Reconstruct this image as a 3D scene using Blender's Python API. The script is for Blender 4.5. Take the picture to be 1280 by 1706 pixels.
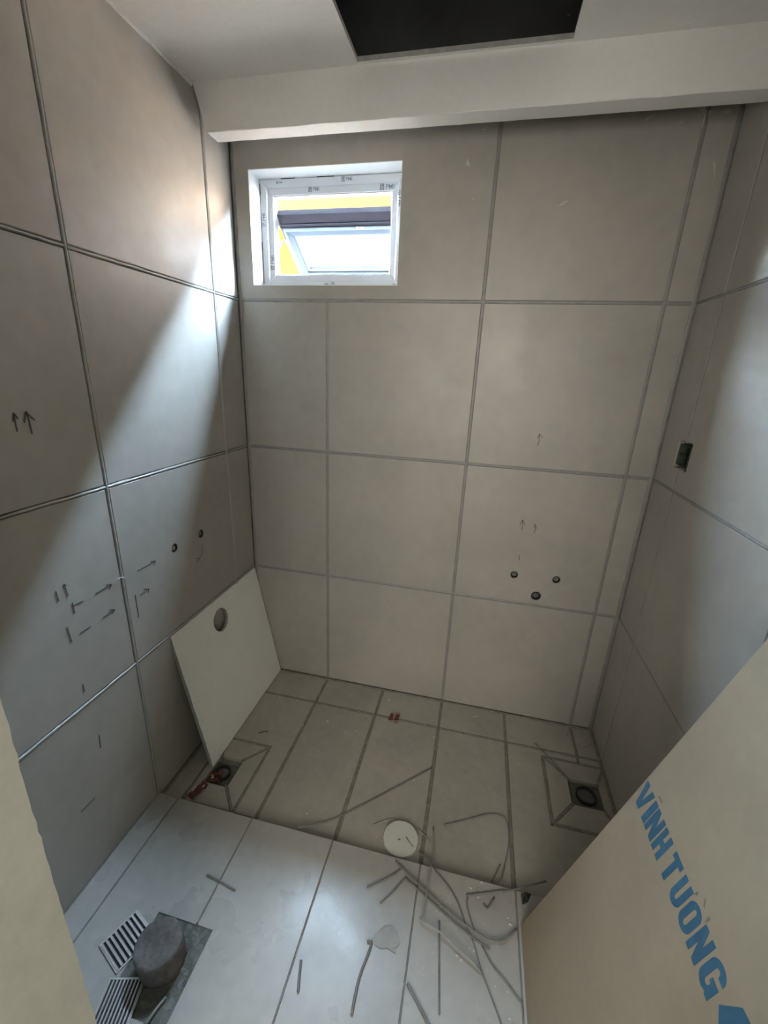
import bpy, bmesh, math, random
from mathutils import Vector, Matrix
from mathutils.geometry import delaunay_2d_cdt

random.seed(7)
for o in list(bpy.data.objects):
    bpy.data.objects.remove(o, do_unlink=True)
scene = bpy.context.scene
COL = scene.collection

# ------------------------------------------------------------------ camera
cam_d = bpy.data.cameras.new('camera')
cam = bpy.data.objects.new('camera', cam_d); COL.objects.link(cam)
cam.location = (1.01792, -1.74091, 1.54264)
cam.rotation_euler = (1.25112, -0.0400, 0.22314)
cam_d.sensor_fit = 'HORIZONTAL'; cam_d.sensor_width = 36.0
cam_d.lens = 704.364 / 1280 * 36.0
cam_d.clip_start = 0.02; cam_d.clip_end = 200
scene.camera = cam

# ------------------------------------------------------------------ sky, sun, added hallway fill, exposure
SKY, HALL = 1170.0, 38.0
world = bpy.data.worlds.new('sky'); scene.world = world
world.use_nodes = True
bg = world.node_tree.nodes['Background']
bg.inputs['Color'].default_value = (0.57, 0.78, 1.0, 1)
bg.inputs['Strength'].default_value = SKY

sd = bpy.data.lights.new('sun', 'SUN'); sd.energy = 480.0; sd.angle = 0.01; sd.color = (1.0, .84, .66)
so = bpy.data.objects.new('sun', sd); COL.objects.link(so)
so.rotation_euler = Vector((-0.20, 0.60, -0.77)).to_track_quat('-Z', 'Y').to_euler()

pd = bpy.data.lights.new('window_portal', 'AREA'); pd.shape = 'RECTANGLE'
pd.size = 0.484; pd.size_y = 0.09; pd.cycles.is_portal = True
po = bpy.data.objects.new('window_portal', pd); COL.objects.link(po)
po.location = (0.365, 0.125, 2.146); po.rotation_euler = (math.radians(-90), 0, 0)

# added fill lamp in the unseen hallway, lifting the room's ambient light
hd = bpy.data.lights.new('hall_fill', 'AREA'); hd.shape = 'RECTANGLE'
hd.size = 1.6; hd.size_y = 1.6; hd.energy = HALL; hd.color = (1.0, 0.96, 0.86)
ho = bpy.data.objects.new('hall_fill', hd); COL.objects.link(ho)
ho.location = (1.0, -3.55, 1.7); ho.rotation_euler = (math.radians(90), 0, 0)

vs = scene.view_settings
vs.view_transform = 'Standard'; vs.look = 'None'; vs.gamma = 1.0; vs.use_curve_mapping = False
vs.exposure = 0.45
scene.cycles.use_denoising = True
scene.cycles.max_bounces = 9
scene.cycles.diffuse_bounces = 6
scene.cycles.transparent_max_bounces = 12
scene.cycles.sample_clamp_indirect = 12.0
scene.cycles.caustics_reflective = False

# ------------------------------------------------------------------ materials
def nt_new(name):
    m = bpy.data.materials.new(name); m.use_nodes = True
    nt = m.node_tree
    return m, nt, nt.nodes['Principled BSDF']

def mat(name, col, rough=0.6, var=0.0, scale=3.0, fine=0.0, fine_scale=60.0, bump=0.0, bump_scale=80.0,
        metal=0.0, tint=None, objvar=0.0, spec=0.5, rvar=0.0, spots=0.0, spot_scale=9.0, spot_col=(0.2,0.2,0.2)):
    m, nt, p = nt_new(name)
    p.inputs['Roughness'].default_value = rough
    p.inputs['Metallic'].default_value = metal
    p.inputs['Specular IOR Level'].default_value = spec
    N, L = nt.nodes, nt.links
    geo = N.new('ShaderNodeNewGeometry')
    if not (var or fine or objvar or spots):
        p.inputs['Base Color'].default_value = (*col, 1)
    else:
        lo = tuple(c * (1 - var) for c in col)
        hi = tuple(min(1, c * (1 + var)) for c in (tint if tint else col))
        n1 = N.new('ShaderNodeTexNoise'); n1.inputs['Scale'].default_value = scale
        n1.inputs['Detail'].default_value = 5; n1.inputs['Roughness'].default_value = .6
        L.new(geo.outputs['Position'], n1.inputs['Vector'])
        r1 = N.new('ShaderNodeValToRGB')
        r1.color_ramp.elements[0].position = .32; r1.color_ramp.elements[1].position = .68
        r1.color_ramp.elements[0].color = (*lo, 1); r1.color_ramp.elements[1].color = (*hi, 1)
        L.new(n1.outputs['Fac'], r1.inputs['Fac'])
        out = r1.outputs['Color']
        if fine:
            n2 = N.new('ShaderNodeTexNoise'); n2.inputs['Scale'].default_value = fine_scale
            n2.inputs['Detail'].default_value = 3
            L.new(geo.outputs['Position'], n2.inputs['Vector'])
            mr = N.new('ShaderNodeMapRange'); mr.inputs[1].default_value = .3; mr.inputs[2].default_value = .7
            mr.inputs[3].default_value = 1 - fine; mr.inputs[4].default_value = 1 + fine
            L.new(n2.outputs['Fac'], mr.inputs[0])
            mx = N.new('ShaderNodeVectorMath'); mx.operation = 'SCALE'
            L.new(out, mx.inputs[0]); L.new(mr.outputs[0], mx.inputs['Scale']); out = mx.outputs[0]
        if objvar:
            oi = N.new('ShaderNodeObjectInfo')
            mr = N.new('ShaderNodeMapRange'); mr.inputs[3].default_value = 1 - objvar; mr.inputs[4].default_value = 1 + objvar
            L.new(oi.outputs['Random'], mr.inputs[0])
            mx = N.new('ShaderNodeVectorMath'); mx.operation = 'SCALE'
            L.new(out, mx.inputs[0]); L.new(mr.outputs[0], mx.inputs['Scale']); out = mx.outputs[0]
        if spots:
            n3 = N.new('ShaderNodeTexNoise'); n3.inputs['Scale'].default_value = spot_scale
            n3.inputs['Detail'].default_value = 6; n3.inputs['Roughness'].default_value = .7
            L.new(geo.outputs['Position'], n3.inputs['Vector'])
            mr = N.new('ShaderNodeMapRange'); mr.inputs[1].default_value = .62; mr.inputs[2].default_value = .82
            mr.inputs[3].default_value = 0; mr.inputs[4].default_value = spots
            L.new(n3.outputs['Fac'], mr.inputs[0])
            mc = N.new('ShaderNodeMix'); mc.data_type = 'RGBA'
            L.new(mr.outputs[0], mc.inputs['Factor']); L.new(out, mc.inputs[6])
            mc.inputs[7].default_value = (*spot_col, 1); out = mc.outputs[2]
        L.new(out, p.inputs['Base Color'])
    if rvar:
        n4 = N.new('ShaderNodeTexNoise'); n4.inputs['Scale'].default_value = 7; n4.inputs['Detail'].default_value = 4
        L.new(geo.outputs['Position'], n4.inputs['Vector'])
        mr = N.new('ShaderNodeMapRange'); mr.inputs[1].default_value = .3; mr.inputs[2].default_value = .7
        mr.inputs[3].default_value = rough - rvar; mr.inputs[4].default_value = rough + rvar
        L.new(n4.outputs['Fac'], mr.inputs[0]); L.new(mr.outputs[0], p.inputs['Roughness'])
    if bump:
        nb = N.new('ShaderNodeTexNoise'); nb.inputs['Scale'].default_value = bump_scale
        nb.inputs['Detail'].default_value = 4
        L.new(geo.outputs['Position'], nb.inputs['Vector'])
        b = N.new('ShaderNodeBump'); b.inputs['Strength'].default_value = bump; b.inputs['Distance'].default_value = .004
        L.new(nb.outputs['Fac'], b.inputs['Height']); L.new(b.outputs['Normal'], p.inputs['Normal'])
    return m

M = {}
M['tile'] = mat('cement_look_wall_tile', (.37, .348, .312), .40, var=.07, scale=2.6, fine=.04, fine_scale=22,
                tint=(.385, .36, .325), objvar=.03, bump=.04, bump_scale=60, spec=.5, rvar=.06)
M['ftile'] = mat('cement_look_floor_tile', (.38, .368, .345), .31, var=.07, scale=3.2, fine=.05, fine_scale=30,
                 objvar=.03, bump=.05, bump_scale=70, spec=.5, rvar=.07, spots=.45, spot_scale=34, spot_col=(.20, .19, .18))
M['wtile'] = mat('dusty_wet_zone_floor_tile', (.37, .35, .305), .62, var=.09, scale=4, fine=.05, fine_scale=30,
                 objvar=.03, bump=.05, bump_scale=70, spec=.35, rvar=.08, spots=.25, spot_scale=11, spot_col=(.25, .235, .20))
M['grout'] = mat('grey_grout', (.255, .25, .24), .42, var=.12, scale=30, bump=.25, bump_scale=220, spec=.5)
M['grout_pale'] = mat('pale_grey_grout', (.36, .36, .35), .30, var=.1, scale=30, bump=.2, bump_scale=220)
M['grout_dark'] = mat('dark_damp_grout', (.205, .195, .165), .7, var=.25, scale=40, bump=.3, bump_scale=200)
M['mortar'] = mat('mortar_bed', (.20, .19, .175), .9, var=.15, scale=12, fine=.1, bump=.4, bump_scale=90)
M['wet_mortar'] = mat('wet_mortar', (.11, .11, .095), .5, var=.35, scale=25, bump=.5, bump_scale=120)
M['plaster'] = mat('white_plaster', (.83, .82, .80), .75, var=.03, scale=5, fine=.02, bump=.06, bump_scale=40)
M['jamb'] = mat('painted_door_jamb_plaster', (.60, .60, .54), .7, var=.05, scale=6, fine=.03, bump=.25, bump_scale=30)
M['reveal'] = mat('white_reveal_plaster', (.82, .83, .83), .6, var=.02, scale=9, bump=.1, bump_scale=50)
M['void'] = mat('unlit_void_concrete', (.05, .05, .052), .95, var=.2, scale=6, bump=.3, bump_scale=40)  # near-black colour stands in for the missing light above the ceiling
M['cut_edge'] = mat('cut_plasterboard_edge', (.42, .42, .41), .9, var=.15, scale=40, bump=.4, bump_scale=150)
M['upvc'] = mat('film_covered_white_window_profile', (.74, .78, .83), .35, var=.02, scale=8, spec=.5)
M['upvc_bright'] = mat('white_window_profile', (.85, .88, .90), .3)
M['sash_dimmed'] = mat('darkened_sash_profile', (.018, .0195, .0225), .9, var=.03, scale=8, spec=.03)  # colour darkened so the brightly lit sash does not clip to white
M['sash_edge_dimmed'] = mat('darkened_sash_edge', (.045, .048, .053), .9, spec=.03)  # darkened the same way, one step lighter for the edges
M['flange'] = mat('brown_grey_sash_flange', (.015, .012, .015), .9, var=.08, scale=9, spec=.03)  # dark brown part, darkened further against the strong light on the sash
M['gasket'] = mat('black_gasket', (.03, .03, .032), .7)
M['steel'] = mat('stainless_steel', (.55, .54, .52), .33, var=.08, scale=60, metal=1.0)
M['stay'] = mat('dull_brown_stay_steel', (.030, .024, .021), .8, var=.1, scale=60, spec=.05)
M['chrome'] = mat('brass_chrome_plug', (.55, .56, .57), .25, metal=1.0)
M['darkplug'] = mat('grey_plastic_plug', (.16, .165, .16), .4)
M['black'] = mat('black_hole_plastic', (.02, .02, .02), .6)
M['film_ink'] = mat('film_print_ink', (.26, .28, .33), .6)
M['panel'] = mat('white_plasterboard_face', (.87, .87, .83), .75, var=.03, scale=5, fine=.02, bump=.05, bump_scale=60)
M['panel_edge'] = mat('chipped_plaster_core', (.33, .32, .305), .95, var=.15, scale=40, bump=.6, bump_scale=120)
M['kraft'] = mat('kraft_paper_face', (.30, .235, .160), .7, var=.06, scale=4, fine=.03, fine_scale=50, bump=.03,
                 bump_scale=120, spots=.25, spot_scale=6, spot_col=(.27, .215, .16))
M['ink'] = mat('blue_print', (.035, .105, .165), .6, var=.15, scale=30)
M['ink_faint'] = mat('faint_grey_print', (.17, .15, .125), .7)
M['concrete'] = mat('grey_concrete_core', (.125, .113, .108), .85, var=.3, scale=22, fine=.15, fine_scale=90, bump=.5, bump_scale=90)
M['grate'] = mat('brushed_steel_grate', (.60, .585, .57), .38, metal=1.0, var=.06, scale=80)
M['pencil'] = mat('graphite', (.07, .07, .072), .6)
M['redpencil'] = mat('red_chalk', (.25, .14, .11), .8)
M['smear'] = mat('dried_white_plaster', (.55, .54, .49), .9)
M['wire'] = mat('grey_offcut', (.18, .18, .174), .55, var=.2, scale=40)
M['wire_light'] = mat('pale_grey_offcut', (.30, .30, .285), .5, var=.15, scale=40)
M['foam'] = mat('white_plastic_cap', (.60, .60, .56), .6, var=.03, scale=20, bump=.1, bump_scale=150)
M['red'] = mat('red_foil', (.13, .030, .018), .35, var=.35, scale=90)
M['redplastic'] = mat('red_brown_plastic', (.13, .040, .026), .45, var=.3, scale=60)
M['chip'] = mat('white_chips', (.62, .60, .55), .9)
M['box_green'] = mat('dark_green_box', (.035, .05, .035), .6, var=.3, scale=60)
M['yellow'] = mat('yellow_render', (.90, .64, .44), .85, var=.05, scale=1.5)
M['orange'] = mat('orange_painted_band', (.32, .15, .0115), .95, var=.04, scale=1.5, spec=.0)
M['ground'] = mat('outdoor_asphalt', (.12, .115, .105), .95, var=.1, scale=.6)
M['plinth'] = mat('grey_brown_plinth_render', (.50, .40, .32), .9, var=.08, scale=1.2)
M['outer'] = mat('grey_outer_render', (.30, .29, .28), .9, var=.08, scale=1.2)
M['hallwall'] = mat('hall_plaster', (.62, .60, .55), .8)
M['hallfloor'] = mat('hall_floor', (.34, .32, .29), .6)
M['pipe_grey'] = mat('grey_pvc_pipe', (.10, .10, .098), .45)
M['thread'] = mat('white_thread', (.72, .72, .70), .6)
# frosted pane
m, nt, p = nt_new('frosted_glass'); M['frost'] = m
nt.nodes.remove(p)
out = nt.nodes['Material Output']
tr = nt.nodes.new('ShaderNodeBsdfTranslucent'); tr.inputs['Color'].default_value = (.86, .90, .93, 1)
gl = nt.nodes.new('ShaderNodeBsdfGlossy'); gl.inputs['Roughness'].default_value = .25
mx = nt.nodes.new('ShaderNodeMixShader'); mx.inputs[0].default_value = .06
nt.links.new(tr.outputs[0], mx.inputs[1]); nt.links.new(gl.outputs[0], mx.inputs[2]); nt.links.new(mx.outputs[0], out.inputs[0])

# ------------------------------------------------------------------ helpers
def link(o, parent=None):
    COL.objects.link(o)
    if parent is not None:
        o.parent = parent
    return o

def obj(name, me, material=None, parent=None):
    o = bpy.data.objects.new(name, me)
    if material is not None and len(me.materials) == 0:
        me.materials.append(M[material])
    return link(o, parent)

def obj_bm(name, bm, material, parent=None, smooth=False):
    bmesh.ops.recalc_face_normals(bm, faces=bm.faces[:])
    me = bpy.data.meshes.new(name); bm.to_mesh(me); bm.free()
    if smooth:
        for f in me.polygons: f.use_smooth = True
    return obj(name, me, material, parent)

def tag(o, label, cat, group=None):
    o['label'] = label; o['category'] = cat
    if group: o['group'] = group
    return o

def thing(name, label, cat, loc=(0, 0, 0), rot=(0, 0, 0), group=None):
    o = bpy.data.objects.new(name, None); o.empty_display_size = .05
    o.location = loc; o.rotation_euler = rot
    COL.objects.link(o)
    return tag(o, label, cat, group)

def struct(o):
    o['kind'] = 'structure'; return o

def box(bm, x0, x1, y0, y1, z0, z1):
    vs_ = [bm.verts.new(v) for v in ((x0,y0,z0),(x1,y0,z0),(x1,y1,z0),(x0,y1,z0),(x0,y0,z1),(x1,y0,z1),(x1,y1,z1),(x0,y1,z1))]
    for f in ((0,3,2,1),(4,5,6,7),(0,1,5,4),(1,2,6,5),(2,3,7,6),(3,0,4,7)):
        bm.faces.new([vs_[i] for i in f])
    return vs_

def box_obj(name, ext, material, parent=None, bevel=0.0):
    bm = bmesh.new(); box(bm, *ext)
    if bevel:
        bmesh.ops.bevel(bm, geom=bm.edges[:], offset=bevel, segments=2, affect='EDGES', profile=.5)
    return obj_bm(name, bm, material, parent)

def area2(p):
    return sum(p[i][0]*p[(i+1) % len(p)][1]-p[(i+1) % len(p)][0]*p[i][1] for i in range(len(p)))

def offset(poly, d):
    """inset a simple polygon by d"""
    if area2(poly) < 0: poly = poly[::-1]
    n = len(poly); outp = []
    for i in range(n):
        a, b, c = Vector(poly[i-1]), Vector(poly[i]), Vector(poly[(i+1) % n])
        e1 = (b-a).normalized(); e2 = (c-b).normalized()
        n1 = Vector((-e1.y, e1.x)); n2 = Vector((-e2.y, e2.x))
        k = n1 + n2
        k = k / max(k.dot(n1), .2)
        outp.append(tuple(b + k*d))
    return outp

def inside(c, poly):
    r = False
    for (x0, y0), (x1, y1) in zip(poly, poly[1:] + poly[:1]):
        if (y0 > c.y) != (y1 > c.y) and c.x < (x1-x0)*(c.y-y0)/(y1-y0)+x0: r = not r
    return r

def plate_mesh(name, outer, holes, frame, thick, cham=0.0):
    """polygon with holes extruded: frame = (origin, U, V, N); the front lies at N*0, the back at -N*thick"""
    O, U, V, Nn = [Vector(v) for v in frame]
    if area2(outer) < 0: outer = outer[::-1]
    holes = [h if area2(h) < 0 else h[::-1] for h in holes]
    P = lambda q, d: O + U*q[0] + V*q[1] + Nn*d
    bm = bmesh.new()
    def cap(out_, d):
        pts = [Vector(q) for q in out_]; loops = [list(range(len(pts)))]
        for h in holes:
            s = len(pts); pts += [Vector(q) for q in h]; loops.append(list(range(s, len(pts))))
        if not holes:
            return bm.faces.new([bm.verts.new(P(q, d)) for q in out_])
        edges = [(l[i], l[(i+1) % len(l)]) for l in loops for i in range(len(l))]
        r = delaunay_2d_cdt(pts, edges, [], 1, 1e-7)
        vv = [bm.verts.new(P(q, d)) for q in r[0]]
        for f in r[2]:
            c = sum((r[0][i] for i in f), Vector((0, 0))) / len(f)
            if inside(c, out_) and not any(inside(c, h) for h in holes): bm.faces.new([vv[i] for i in f])
    def ring(la, da, lb, db):
        n = len(la)
        for i in range(n):
            j = (i+1) % n
            bm.faces.new([bm.verts.new(P(*x)) for x in ((la[i], da), (la[j], da), (lb[j], db), (lb[i], db))])
    inner = offset(outer, cham) if cham else outer
    cap(inner, 0.0)
    if cham: ring(inner, 0.0, outer, -cham)
    ring(outer, -cham, outer, -thick)
    for h in holes: ring(h, 0.0, h, -thick)
    cap(outer, -thick)
    bmesh.ops.remove_doubles(bm, verts=bm.verts[:], dist=1e-6)
    bmesh.ops.recalc_face_normals(bm, faces=bm.faces[:])
    me = bpy.data.meshes.new(name); bm.to_mesh(me); bm.free()
    return me

def circle(cx, cy, r, n=28, jag=0.0):
    return [(cx + (r+random.uniform(-jag, jag))*math.cos(2*math.pi*i/n), cy + (r+random.uniform(-jag, jag))*math.sin(2*math.pi*i/n)) for i in range(n)]

def rect(x0, x1, y0, y1):
    return [(x0, y0), (x1, y0), (x1, y1), (x0, y1)]

def tube_mesh(name, pts, r, seg=8, closed=False, flat=1.0, wob=0.0):
    pts = [Vector(p) for p in pts]
    bm = bmesh.new(); rings = []
    n = len(pts)
    for i, p in enumerate(pts):
        if closed: t = (pts[(i+1) % n]-pts[i-1]).normalized()
        else: t = (pts[min(i+1, n-1)]-pts[max(i-1, 0)]).normalized()
        a = t.cross(Vector((0, 0, 1)))
        if a.length < 1e-4: a = t.cross(Vector((1, 0, 0)))
        a.normalize(); b = t.cross(a).normalized()
        rr = r*(1+random.uniform(-wob, wob))
        rings.append([bm.verts.new(p + a*rr*math.cos(2*math.pi*k/seg) + b*rr*flat*math.sin(2*math.pi*k/seg)) for k in range(seg)])
    for i in range(n if closed else n-1):
        A, B = rings[i], rings[(i+1) % n]
        for k in range(seg):
            bm.faces.new((A[k], A[(k+1) % seg], B[(k+1) % seg], B[k]))
    if not closed:
        bm.faces.new(rings[0][::-1]); bm.faces.new(rings[-1])
    bmesh.ops.recalc_face_normals(bm, faces=bm.faces[:])
    me = bpy.data.meshes.new(name); bm.to_mesh(me); bm.free()
    for f in me.polygons: f.use_smooth = True
    return me

def smooth_path(pts, sub=4):
    pts = [Vector(p) for p in pts]
    if len(pts) < 3: return pts
    o_ = []
    for i in range(len(pts)-1):
        p0, p1, p2, p3 = pts[max(i-1, 0)], pts[i], pts[i+1], pts[min(i+2, len(pts)-1)]
        for k in range(sub):
            t = k/sub
            q = .5*((2*p1)+(p2-p0)*t+(2*p0-5*p1+4*p2-p3)*t*t+(3*p1-p0-3*p2+p3)*t**3)
            q.z = p1.z + (p2.z-p1.z)*t
            o_.append(q)
    o_.append(pts[-1])
    return o_

def lathe(name, prof, material, parent=None, seg=28, axis='Z', loc=(0, 0, 0)):
    """prof = list of (r, h) turned about the local axis"""
    bm = bmesh.new(); rings = []
    mapp = {'Z': lambda c, s, h: (c, s, h), 'Y': lambda c, s, h: (c, -h, s), 'X': lambda c, s, h: (h, c, s)}[axis]
    for r, h in prof:
        if r < 1e-6: rings.append([bm.verts.new(mapp(0, 0, h))])
        else: rings.append([bm.verts.new(mapp(r*math.cos(2*math.pi*k/seg), r*math.sin(2*math.pi*k/seg), h)) for k in range(seg)])
    for A, B in zip(rings, rings[1:]):
        for k in range(seg):
            j = (k+1) % seg
            if len(A) == 1 and len(B) == 1: continue
            if len(A) == 1: bm.faces.new((A[0], B[j], B[k]))
            elif len(B) == 1: bm.faces.new((A[k], A[j], B[0]))
            else: bm.faces.new((A[k], A[j], B[j], B[k]))
    o = obj_bm(name, bm, material, parent); o.location = loc
    return o

# ------------------------------------------------------------------ room dimensions
XR = 1.678           # right wall
YF = -1.45           # room face of the front wall with the doorway
ZS = 0.0248          # raised dry part of the floor
YS = -0.774          # edge of that step
CEIL = 2.40
T = 0.018            # tile and adhesive thickness
XL = [0.383, 0.983, 1.583]
ZL = [0.6, 1.2, 1.8]
F_BACK = ((0, 0, 0), (1, 0, 0), (0, 0, 1), (0, -1, 0))
F_LEFT = ((0, 0, 0), (0, 1, 0), (0, 0, 1), (1, 0, 0))
F_RIGHT = ((XR, 0, 0), (0, 1, 0), (0, 0, 1), (-1, 0, 0))
F_FLOOR = ((0, 0, 0), (1, 0, 0), (0, 1, 0), (0, 0, 1))
WIN = (0.069, 0.661, 1.853, 2.243)

tile_cache = {}
def tile(parent, poly, frame, gap, holes=(), cham=.0016, material='tile', thick=T):
    """one tile; alike rectangles share their mesh"""
    q = offset(poly, gap/2) if gap else poly
    O, U, V, Nn = [Vector(v) for v in frame]
    key = None
    off = random.uniform(-.0007, .0007)
    if not holes and len(poly) == 4:
        x0 = min(a[0] for a in q); y0 = min(a[1] for a in q)
        loc = [(round(a[0]-x0, 4), round(a[1]-y0, 4)) for a in q]
        key = (tuple(loc), tuple(U), tuple(V), tuple(Nn), material)
        me = tile_cache.get(key)
        if me is None:
            me = tile_cache[key] = plate_mesh('tile', loc, [], ((0, 0, 0), U, V, Nn), thick, cham)
        o = obj('tile', me, material, parent); o.location = O + U*x0 + V*y0 + Nn*off
    else:
        me = plate_mesh('tile', q, list(holes), ((0, 0, 0), U, V, Nn), thick, cham)
        o = obj('tile', me, material, parent); o.location = O + Nn*off
    return o

def bead(parent, frame, a, b, width, height, material='grout', wob=.12, sink=0.0):
    """a line of grout between two tiles: a low rounded bead, running from a to b in the wall plane"""
    O, U, V, Nn = [Vector(v) for v in frame]
    A = O + U*a[0] + V*a[1]; B = O + U*b[0] + V*b[1]
    t = (B-A).normalized(); s = Nn.cross(t).normalized()
    L = (B-A).length; n = max(2, int(L/.03))
    prof = [(-1, -T*.95), (-1, -.0035), (-.72, -.0012), (-.3, 0), (.3, 0), (.72, -.0012), (1, -.0035), (1, -T*.95)]
    bm = bmesh.new(); rings = []
    for i in range(n+1):
        w = width/2*(1+random.uniform(-wob, wob)); h = height + random.uniform(-.0006, .0006) - sink
        c = A + t*(L*i/n) + s*random.uniform(-.0006, .0006)
        rings.append([bm.verts.new(c + s*(u*w) + Nn*(v + (h if v > -.01 else 0))) for u, v in prof])
    for R0, R1 in zip(rings, rings[1:]):
        for k in range(len(prof)-1):
            bm.faces.new((R0[k], R0[k+1], R1[k+1], R1[k]))
    bm.faces.new(rings[0]); bm.faces.new(rings[-1][::-1])
    return obj_bm('grout_line', bm, material, parent, smooth=False)

# ------------------------------------------------------------------ shell
pipes_left = [(-0.538, 0.914), (-0.386, 0.913)]
pipes_back = [(1.234, 0.734), (1.406, 0.736), (1.336, 0.647)]
ELEC = (-0.222, -0.144, 1.286, 1.358)

# back wall: mortar bed and masonry with the window opening
wb = struct(obj('wall_back', plate_mesh('wall_back', rect(-.30, XR+.30, -.20, 2.78), [rect(WIN[0]-.008, WIN[1]+.008, WIN[2]-.008, WIN[3]+.008)],
            ((0, T, 0), (1, 0, 0), (0, 0, 1), (0, -1, 0)), .152), 'mortar'))
# left wall
wl = struct(obj('wall_left', plate_mesh('wall_left', rect(YF-.15, T+.002, -.20, 2.78), [], ((-T, 0, 0), (0, 1, 0), (0, 0, 1), (1, 0, 0)), .15), 'mortar'))
# right wall with the opening for the back box
wr = struct(obj('wall_right', plate_mesh('wall_right', rect(YF-.15, T+.002, -.20, 2.78), [rect(*ELEC)],
            ((XR+T, 0, 0), (0, 1, 0), (0, 0, 1), (-1, 0, 0)), .15), 'mortar'))
box_obj('wall_core', (XR+T+.14, XR+T+.30, YF-.15, T+.14, -.2, 2.78), 'mortar', wr)

G = .011
# --- back wall tiles
xs = [0.0] + XL + [XR]
for r, (z0, z1) in enumerate(zip([0.0]+ZL, ZL+[CEIL])):
    if r == 3:
        tile(wb, rect(.002, .983, z0, z1), F_BACK, G, [rect(*WIN)])
        cols = list(zip(xs[2:], xs[3:]))
    else:
        cols = list(zip(xs, xs[1:]))
    for x0, x1 in cols:
        holes = [circle(px, pz, .0165 if pz > .7 else .021, 26, .0008) for px, pz in pipes_back if x0 < px < x1 and z0 < pz < z1]
        tile(wb, rect(x0, x1, z0, z1), F_BACK, G, holes)
for z in ZL:
    for a, b in zip(xs, xs[1:]):
        bead(wb, F_BACK, (a, z), (b, z), .0145, .0012, 'grout')
bead(wb, F_BACK, (XL[0], .004), (XL[0], 1.794), .0165, .0014, 'grout')
bead(wb, F_BACK, (XL[1], .004), (XL[1], CEIL-.002), .016, .0014, 'grout')
bead(wb, F_BACK, (XL[2], .004), (XL[2], CEIL-.002), .0145, .0014, 'grout')
bead(wb, F_BACK, (.006, .0), (.006, CEIL-.002), .016, .003, 'grout')
bead(wb, F_BACK, (XR-.006, .0), (XR-.006, CEIL-.002), .018, .003, 'grout')

# --- left wall tiles
ys = [0.0, -.170, -.774, -1.374, YF]
for z0, z1 in zip([0.0]+ZL, ZL+[CEIL]):
    for y1, y0 in zip(ys, ys[1:]):
        holes = [circle(py, pz, .0165, 26, .001) for py, pz in pipes_left if y0 < py < y1 and z0 < pz < z1]
        tile(wl, rect(y0, y1, z0, z1), F_LEFT, G, holes, cham=.0022)
for y in ys[1:4]:
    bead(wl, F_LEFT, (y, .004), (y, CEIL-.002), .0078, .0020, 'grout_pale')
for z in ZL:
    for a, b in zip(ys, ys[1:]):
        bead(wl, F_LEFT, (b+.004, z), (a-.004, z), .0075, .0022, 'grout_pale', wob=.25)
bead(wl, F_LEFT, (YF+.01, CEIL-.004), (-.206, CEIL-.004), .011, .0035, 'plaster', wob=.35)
# --- right wall tiles
yr = [0.0, -.182, -.784, -1.384, YF]
for z0, z1 in zip([0.0]+ZL, ZL+[CEIL]):
    for y1, y0 in zip(yr, yr[1:]):
        poly = rect(y0, y1, z0, z1)
        if z0 == 1.2 and y1 == 0.0:      # notched round the back box
            poly = [(y0, z0), (y1, z0), (y1, z1), (y0, z1), (y0, ELEC[3]+.005), (ELEC[1]+.005, ELEC[3]+.005), (ELEC[1]+.005, ELEC[2]-.005), (y0, ELEC[2]-.005)]
        if z0 == 1.2 and y1 == -.182:
            poly = [(y0, z0), (y1, z0), (y1, ELEC[2]-.005), (ELEC[0]-.005, ELEC[2]-.005), (ELEC[0]-.005, ELEC[3]+.005), (y1, ELEC[3]+.005), (y1, z1), (y0, z1)]
        tile(wr, poly, F_RIGHT, G*.8)
for y in yr[1:4]:
    for a, b in ((.004, 1.28), (1.364, CEIL-.002)) if y == -.182 else ((.004, CEIL-.002),):
        bead(wr, F_RIGHT, (y, a), (y, b), .0095, -.0002, 'grout')
for z in ZL:
    bead(wr, F_RIGHT, (YF, z), (-.004, z), .0095, .0002, 'grout')

# --- front wall with doorway (the camera stands in it)
JX0, JX1, DH = .506, 1.43, 2.12
fw = struct(obj('wall_front', plate_mesh('wall_front', [(-.30, -.2), (JX0, -.2), (JX0, DH), (JX1, DH), (JX1, -.2), (XR+.30, -.2), (XR+.30, 2.78), (-.30, 2.78)], [],
            ((0, YF, 0), (1, 0, 0), (0, 0, 1), (0, 1, 0)), .16, .003), 'jamb'))
# chipped corner of the plastered jamb
bm = bmesh.new()
zz = ZS
rowA, rowB, rowC = [], [], []
while zz < 1.7:
    d = random.uniform(0, .0012) + (.0018 if random.random() < .12 else 0)
    if 1.06 < zz < 1.2: d += random.uniform(.0005, .003)
    rowA.append(bm.verts.new((JX0+.0010, YF+.0006+d, zz))); rowB.append(bm.verts.new((JX0-.0004, YF-.07, zz))); rowC.append(bm.verts.new((JX0-.012, YF+.0004, zz)))
    zz += random.uniform(.008, .028)
for i in range(len(rowA)-1):
    bm.faces.new((rowA[i], rowA[i+1], rowB[i+1], rowB[i])); bm.faces.new((rowA[i], rowC[i], rowC[i+1], rowA[i+1])); bm.faces.new((rowB[i], rowB[i+1], rowC[i+1], rowC[i]))
obj_bm('ragged_plaster_edge', bm, 'jamb', fw)

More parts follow.
